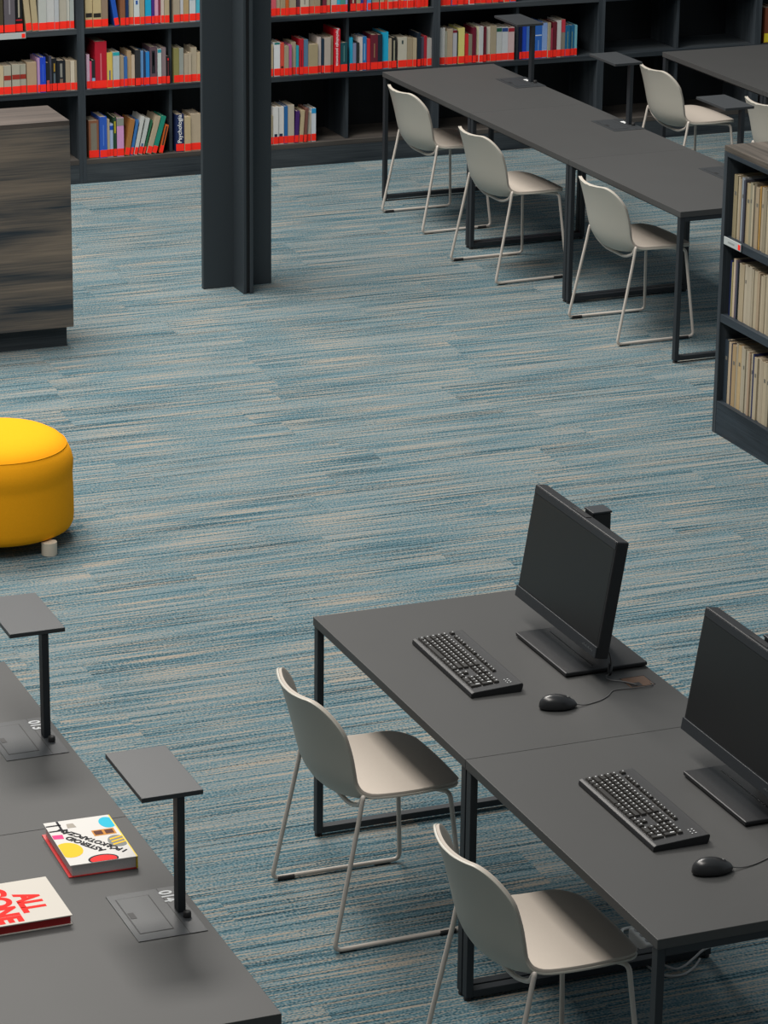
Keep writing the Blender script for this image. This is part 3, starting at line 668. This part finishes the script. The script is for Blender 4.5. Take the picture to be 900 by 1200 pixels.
# ------------------------------------------------------------------ monitors, keyboards, mice
def make_monitor(loc, label, group, cable=True):
    """origin on desk at base centre; screen faces -x"""
    m = empty('monitor', loc, 0, label, 'monitor', group)
    b_ = bev('base', (-.135, .135, -.182, .182, .004, .016), M_BLACK, m, .003)
    bev('base_foot', (-.115, .115, -.160, .160, .0002, .0038), M_RUBBER, b_, .001)
    bev('hinge_plate', (-.035, -.030, -.150, .150, .0161, .0175), M_SCREEN, b_, .0004)
    st = bev('stand_column', (.025, .085, -.005, .055, .0162, .437), M_BLACK, m, .004)
    bev('stand_cap', (.023, .087, -.007, .057, .4372, .444), M_FRAME, st, .002)
    bev('stand_arm', (-.022, .0248, .0, .05, .20, .30), M_BLACK, m, .003)
    # panel in its own frame, tilted about its lower front edge
    T = Matrix.Translation((-.080, .018, .086)) @ Matrix.Rotation(math.radians(9), 4, 'Y')
    Wd, Hh, th = .572, .362, .040
    pn = link('panel', bev_mesh('panel', [(0, th, -Wd/2, Wd/2, 0, Hh)], .004, 2), M_BLACK, m); pn.matrix_local = T
    box('screen', (-.0006, -.0001, -Wd/2+.010, Wd/2-.010, .040, Hh-.026), M_SCREEN, pn)
    bev('chin', (-.005, -.0001, -Wd/2, Wd/2, .001, .036), M_FRAME, pn, .0015)
    box('chin_mark', [(-.0056, -.0051, -.20-.004*k*2, -.197-.004*k*2, .016, .019+.003*(k % 2)) for k in range(9)], mat('faint_grey_print', '#5a5f62', .5), pn)
    box('top_bezel', (-.0012, -.0001, -Wd/2+.004, Wd/2-.004, Hh-.024, Hh-.003), M_FRAME, pn)
    bev('vent_strip', (.010, .030, -.05, .05, Hh+.0001, Hh+.002), M_RUBBER, pn, .0005)
    if cable:
        cb = catmull([(-.035, -.262, .100), (-.010, -.225, .060), (.001, -.205, .030), (-.008, -.222, .018), (-.025, -.230, .008), (-.020, -.252, .005), (.010, -.277, .005), (.036, -.312, .0045)], 6)
        pc = link('power_cable', tube_mesh('power_cable', cb, .0022, 8), M_CABLE, m)
        link('connector', tube_mesh('connector', [(.002, -.200, .032), (-.004, -.212, .022), (-.014, -.226, .014)], .0075, 10), M_BLACK, pc)
    return m
M1 = (.655, -.561, H1); M2 = (.652, -1.694, H1)
make_monitor(M1, 'black desktop monitor on the desk nearest the yellow pouf', 'monitors on the computer desks')
make_monitor(M2, 'black desktop monitor behind the lower keyboard, on the cable-strewn desk', 'monitors on the computer desks')
def cable_port(x, y, desk):
    o_ = box('cable_port', (x-.038, x+.038, y-.036, y+.036, H1+.0002, H1+.0012), mat('brown_port_plate', (.105, .055, .030), .6), desk)
    box('port_shade', (x-.034, x+.002, y-.034, y-.006, H1+.0013, H1+.0017), M_RUBBER, o_)  # flat dark patch, the shade of a recess put into colour
    bev('port_rim', [(x-.041, x+.041, y+.036, y+.039, H1+.0002, H1+.002), (x+.038, x+.041, y-.036, y+.036, H1+.0002, H1+.002)], M_FRAME, o_, .0004)
    return o_
cable_port(.708, -.842, nd1)
cable_port(.708, -.78, nd2)
def make_keyboard(loc, rz, label, group):
    """centre on desk; long axis y; spacebar side -x; function row +x; numeric pad -y"""
    k = empty('keyboard', loc, rz, label, 'keyboard', group)
    v = [(-.082, .0002), (-.084, .004), (-.082, .015), (-.074, .018), (.066, .026), (.080, .027), (.083, .022), (.081, .010), (.076, .0002)]
    n = len(v); hy = .232
    vs = [(x, -hy, z) for x, z in v]+[(x, hy, z) for x, z in v]
    fs = [tuple(range(n)), tuple(range(n, 2*n))[::-1]]+[(i, i+n, (i+1) % n+n, (i+1) % n) for i in range(n)]
    me = bpy.data.meshes.new('case'); me.from_pydata(vs, [], fs)
    bm = bmesh.new(); bm.from_mesh(me); bmesh.ops.recalc_face_normals(bm, faces=bm.faces)
    bmesh.ops.bevel(bm, geom=bm.edges[:], offset=.0012, segments=1, affect='EDGES'); bm.to_mesh(me); bm.free()
    link('case', me, M_BLACK, k)
    keys = []; legs = []
    def key(x, y, wx, wy):   # y measured from the left end (+y) downward
        zb = .018+(x+.074)*(.008/.14); g = .0014
        x0, x1 = x+g/2, x+wx-g/2; y1, y0 = .222-y-g/2, .222-y-wy+g/2
        keys.append((x0, x1, y0, y1, zb-.001, zb+.0065)); 
        legs.append((x0+(x1-x0)*.55, x1-.0038, max(y0+.003, y1-.0075), y1-.0038, zb+.0066, zb+.0070))
    u = .0185
    rows = [(-.070, [1.25, 1.25, 1.25, 6.25, 1.25, 1.25, 1.25, 1.25]), (-.0515, [2.25]+[1]*10+[2.75]), (-.033, [1.75]+[1]*11+[2.25]), (-.0145, [1.5]+[1]*12+[1.5]), (.004, [1]*13+[2])]
    for x, ws in rows:
        y = 0
        for w in ws: key(x, y, u, w*u); y += w*u
    y = 0
    key(.032, 0, .017, u)
    for blk in range(3):
        for i in range(4): key(.032, (2+blk*4.5+i)*u, .015, u)
    for i in range(3):
        key(.032, (15.35+i)*u, .015, u); key(.004, (15.35+i)*u, u, u); key(-.0145, (15.35+i)*u, u, u); key(-.070, (15.35+i)*u, u, u)
    key(-.0515, 16.35*u, u, u)
    for i in range(4):
        key(.004, (18.7+i)*u, u, u)
    for i in range(3):
        key(-.0145, (18.7+i)*u, u, u); key(-.033, (18.7+i)*u, u, u); key(-.0515, (18.7+i)*u, u, u)
    key(-.033, (18.7+3)*u, 2*u, u); key(-.070, (18.7+3)*u, 2*u, u); key(-.070, 18.7*u, u, 2*u); key(-.070, (18.7+2)*u, u, u)
    # keys taper upward
    vv = []; ff = []
    for b in keys:
        q = boxdata(b); cx, cy = (b[0]+b[1])/2, (b[2]+b[3])/2; k0 = len(vv)
        for j, c in enumerate(q):
            if j > 3: c = (cx+(c[0]-cx)*(1-.0045/(b[1]-b[0])), cy+(c[1]-cy)*(1-.004/(b[3]-b[2])), c[2])
            vv.append(c)
        ff += [tuple(i+k0 for i in qd) for qd in BOXF]
    me = bpy.data.meshes.new('keys'); me.from_pydata(vv, [], ff); me.update()
    o_ = link('keys', me, M_KEY, k); o_['kind'] = 'stuff'
    o2 = link('key_legends', boxes_mesh('key_legends', legs), M_LEG, k); o2['kind'] = 'stuff'
    box('status_lights', [(.050+.0*i, .054, -.186-.012*i, -.183-.012*i, .0256, .0264) for i in range(3)]+[(.040, .043, -.186-.012*i, -.183-.012*i, .0250, .0258) for i in range(3)], M_LEG, k)
    return k
make_keyboard((.279, -.560, H1), -.012, 'black full-size keyboard beside the upper monitor near the pouf', 'keyboards')
make_keyboard((.302, -1.698, H1), -.006, 'black full-size keyboard on the desk with cables under it', 'keyboards')
def make_mouse(loc, rz, cable_pts, label, group):
    """nose +x"""
    m = empty('mouse', loc, rz, label, 'computer mouse', group)
    bm = bmesh.new(); bmesh.ops.create_uvsphere(bm, u_segments=32, v_segments=18, radius=1)
    for v in bm.verts:
        x, y, z = v.co
        wy = .031*(1-.12*x-.16*max(0, x)**2+.06*math.sin(x*3))
        hz = .036*(1-.18*x-.22*max(0, x)**2)
        zz = hz*max(0, z)**.8 if z > 0 else .006*z
        v.co = (x*.057, y*wy*(1.0 if abs(z) < .3 else 1), zz+.0065)
    me = bpy.data.meshes.new('body'); bm.to_mesh(me); bm.free()
    b_ = link('body', smooth(me), mat('mouse_plastic', (.016, .017, .019), .30, spec=.5), m)
    def top(x):
        X = x/.057; return .036*(1-.18*X-.22*max(0, X)**2)*(1-X*X)**.4+.0065
    link('button_seam', tube_mesh('button_seam', [(.010+.004*q, 0, top(.010+.004*q)-.0004) for q in range(11)], .0008, 6), M_RUBBER, m)
    link('scroll_wheel', tube_mesh('scroll_wheel', [(.030, -.003, .0290), (.030, .003, .0290)], .0065, 14), M_CABLE, m)
    box('brand_mark', (-.030, -.018, -.005, .004, .0395, .0403), mat('faint_silver_print', '#9aa0a4', .4), m)
    inv = Matrix.Translation(loc) @ Matrix.Rotation(rz, 4, 'Z'); inv.invert()
    pts = catmull([inv @ Vector(p) for p in cable_pts], 6)
    link('mouse_cable', tube_mesh('mouse_cable', pts, .0017, 8), M_CABLE, m)
    return m
z_ = H1+.0022
make_mouse((.401, -.944, H1), -.20, [(.452, -.955, H1+.010), (.475, -.956, H1+.004), (.50, -.951, z_), (.541, -.938, z_), (.577, -.914, z_), (.606, -.885, z_), (.639, -.882, z_), (.672, -.888, z_+.001), (.714, -.892, z_+.002), (.736, -.886, z_+.002), (.738, -.868, z_+.002)], 'black computer mouse with cable next to the brown cable port', 'computer mice')
make_mouse((.306, -2.092, H1), -.10, [(.358, -2.098, H1+.010), (.385, -2.098, H1+.004), (.43, -2.090, z_), (.50, -2.060, z_), (.57, -2.02, z_), (.64, -2.005, z_+.002), (.68, -2.005, z_+.003)], 'black computer mouse in front of the lower keyboard', 'computer mice')

# power strip and cables under the desk
ps = empty('power_strip', (.635, -1.092, 0), 0, 'white power strip on the floor beneath the computer desk', 'power strip')
bev('housing', (-.022, .022, -.060, .060, .0005, .038), M_WHITEP, ps, .004)
for i in range(3): link('socket', lathe_mesh('socket', [(.014, .0382), (.014, .0388), (.011, .0390)], 18), M_CABLEG, ps).location = (0, -.036+.036*i, 0)
tag(link('floor_cable', tube_mesh('floor_cable', catmull([(.60, -1.02, .012), (.62, -.98, .006), (.66, -.974, .005), (.74, -.985, .005), (.80, -1.03, .005)], 6), .005, 8), M_WHITEP), 'white cable on the carpet leading away from the power strip', 'cable')
tag(link('floor_cable', tube_mesh('floor_cable', catmull([(.62, -1.19, .008), (.640, -1.262, .010), (.670, -1.275, .014), (.715, -1.262, .030), (.745, -1.255, .045), (.775, -1.25, .05)], 6), .0035, 8), M_CABLEG), 'grey cable looped along the bottom rail of the computer desk', 'cable')
tag(link('floor_cable', tube_mesh('floor_cable', catmull([(.58, -1.19, .006), (.60, -1.285, .006), (.650, -1.305, .006), (.70, -1.285, .010), (.73, -1.268, .028)], 6), .0035, 8), M_CABLEG), 'grey cable curling on the carpet next to the looped one', 'cable')

# ------------------------------------------------------------------ two books on the desk
b1 = empty('book', (-1.158, -1.406, H1), -.03, 'thick white furniture-design book titled Asteroid i Półkotapczan on the desk', 'book')
HB = .035; w2, l2 = .088, .137
M_WC = mat('white_cover', (.62, .61, .59), .5, spec=.12); M_YC = mat('yellow_spine', (.80, .58, .02), .4); M_BC = mat('red_back_cover', (.55, .03, .03), .4)
bev('back_cover', (-w2-.004, w2, -l2, l2, .0003, .0030), M_BC, b1, .0006)
bev('front_cover', (-w2, w2, -l2, l2, HB-.003, HB), M_WC, b1, .0006)
bev('spine', (w2-.0005, w2+.004, -l2, l2, .0003, HB), M_YC, b1, .0018, 3)
box('page_block', (-w2+.006, w2-.001, -l2+.004, l2-.004, .0032, HB-.0032), mat('grey_white_pages', (.66, .64, .63), .8, noise=(300, .12)), b1)
def flat_poly(name, pts, z, m, parent, th=.0003):
    n = len(pts)
    v = [(x, y, z) for x, y in pts]+[(x, y, z+th) for x, y in pts]
    f = [tuple(range(n))[::-1], tuple(range(n, 2*n))]+[(i, (i+1) % n, (i+1) % n+n, i+n) for i in range(n)]
    me = bpy.data.meshes.new(name); me.from_pydata(v, [], f); me.update(); return link(name, me, m, parent)
def ell(cx, cy, rx, ry, a0=0, a1=360, rot=0, n=28):
    o_ = []
    for i in range(n+(0 if a1-a0 == 360 else 1)):
        a = math.radians(a0+(a1-a0)*i/n); x = rx*math.cos(a); y = ry*math.sin(a)
        o_.append((cx+x*math.cos(rot)-y*math.sin(rot), cy+x*math.sin(rot)+y*math.cos(rot)))
    return o_
def loc1(x, y):
    q = Matrix.Rotation(.03, 4, 'Z') @ Vector((x+1.158, y+1.406, 0)); return q.x, q.y
Z1 = HB+.0001
FL = lambda n, c: mat(n, c, .6, spec=.08)
def clip(pts):
    return [(max(-w2+.001, min(w2-.001, x)), max(-l2+.001, min(l2-.001, y))) for x, y in pts]
flat_poly('cover_print', clip(ell(*loc1(-1.082, -1.318), .022, .034)), Z1, FL('cyan_print', (.03, .45, .62)), b1)
flat_poly('cover_print', clip(ell(*loc1(-1.226, -1.450), .036, .046)), Z1, FL('yellow_print', (.80, .50, .03)), b1)
flat_poly('cover_print', clip(ell(*loc1(-1.158, -1.530), .040, .028)), Z1, FL('black_print', (.02, .02, .025)), b1)
flat_poly('cover_print', clip(ell(*loc1(-1.158, -1.532), .035, .023)), Z1+.0004, FL('red_print', (.78, .03, .03)), b1)
cx, cy = loc1(-1.108, -1.374)
flat_poly('cover_print', [(cx-.030, cy-.018), (cx+.030, cy-.018), (cx+.030, cy+.018), (cx-.030, cy+.018)], Z1, FL('orange_print', (.55, .24, .05)), b1)
for dx in (-.015, .014): flat_poly('cover_print', [(cx+dx-.011, cy-.012), (cx+dx+.011, cy-.012), (cx+dx+.011, cy+.012), (cx+dx-.011, cy+.012)], Z1+.0004, FL('dark_brown_print', (.10, .04, .03)), b1)
sx, sy = loc1(-1.090, -1.437)
flat_poly('cover_print', clip(ell(sx, sy, .026, .036)), Z1, FL('grey_print_flat', (.22, .23, .22)), b1)
for k in range(3): flat_poly('cover_print', clip([(sx-.018, sy-.024+k*.017), (sx+.020, sy-.012+k*.017), (sx+.020, sy-.005+k*.017), (sx-.018, sy-.016+k*.017)]), Z1+.0004, FL('yellow_print', (.80, .50, .03)), b1)
px_, py_ = loc1(-1.229, -1.362)
flat_poly('cover_print', clip([(px_-.020, py_-.012), (px_+.012, py_-.016), (px_+.014, py_+.010), (px_-.014, py_+.012)]), Z1, FL('pink_print', (.70, .06, .22)), b1)
qx, qy = loc1(-1.222, -1.300)
for (a, b, c, d) in ((-.03, -.03, .03, -.024), (-.03, .004, .02, .010), (.012, -.05, .018, .03)):
    flat_poly('cover_print', clip([(qx+a, qy+b), (qx+c, qy+b), (qx+c, qy+d), (qx+a, qy+d)]), Z1+.0005, FL('black_print', (.02, .02, .025)), b1)
gx, gy = loc1(-1.178, -1.305)
flat_poly('cover_print', clip([(gx-.012, gy-.014), (gx+.012, gy-.014), (gx+.009, gy+.012), (gx-.009, gy+.012)]), Z1, FL('warm_grey_print', (.35, .32, .28)), b1)
def cover_text(body, P0, P1, size, offset, m=None):
    a = Vector((*loc1(*P0), 0)); b = Vector((*loc1(*P1), 0)); d = b-a
    me = text_mesh('cover_title', body, size, offset, .0002, 'LEFT')
    wid = max(v.co.x for v in me.vertices) - min(v.co.x for v in me.vertices)
    me.transform(Matrix.Diagonal((d.length/wid, 1, 1, 1)))
    t = link('cover_title', me, m or FL('black_print', (.02, .02, .025)), b1)
    t.location = (a.x, a.y, Z1+.0009); t.rotation_euler = (0, 0, math.atan2(d.y, d.x))
cover_text('ASTEROID', (-1.142, -1.484), (-1.209, -1.372), .026, .0008)
cover_text('I PÓŁKOTAPCZAN', (-1.090, -1.505), (-1.213, -1.320), .025, .0008)
b2 = empty('book', (-1.417, -1.680, H1), 0, 'off-white hardback with red ALL GONE lettering and red page edges', 'book')
w3, l3, h3 = .095, .118, .027
M_OW = mat('off_white_cover', (.58, .55, .50), .6, spec=.12)
bev('back_cover', (-w3, w3, -l3, l3, .0003, .0030), M_OW, b2, .0006)
bev('front_cover', (-w3, w3, -l3, l3, h3-.003, h3), M_OW, b2, .0006)
bev('spine', (-w3-.003, -w3+.0005, -l3, l3, .0003, h3), M_OW, b2, .001)
box('page_block', (-w3+.001, w3-.004, -l3+.004, l3-.004, .0032, h3-.0032), mat('red_page_edges', (.42, .012, .014), .6, noise=(300, .15)), b2)
M_REDP = mat('red_title_print', (.80, .02, .015), .6, spec=.08)
def big_text(body, xbase, xtop, ytop, ybot):
    me = text_mesh('cover_title', body, .07, .0035, .0002, 'LEFT', .95)
    xs = [v.co.x for v in me.vertices]; ys = [v.co.y for v in me.vertices]
    me.transform(Matrix.Translation((-min(xs), -min(ys), 0)))
    me.transform(Matrix.Diagonal(((ytop-ybot)/(max(xs)-min(xs)), (xtop-xbase)/(max(ys)-min(ys)), 1, 1)))
    t = link('cover_title', me, M_REDP, b2)
    t.rotation_euler = (0, 0, -math.pi/2); t.location = (xbase+1.417, ytop+1.680, h3+.0003)
big_text('ALL', -1.432, -1.367, -1.635, -1.748)
big_text('GONE', -1.506, -1.441, -1.588, -1.790)
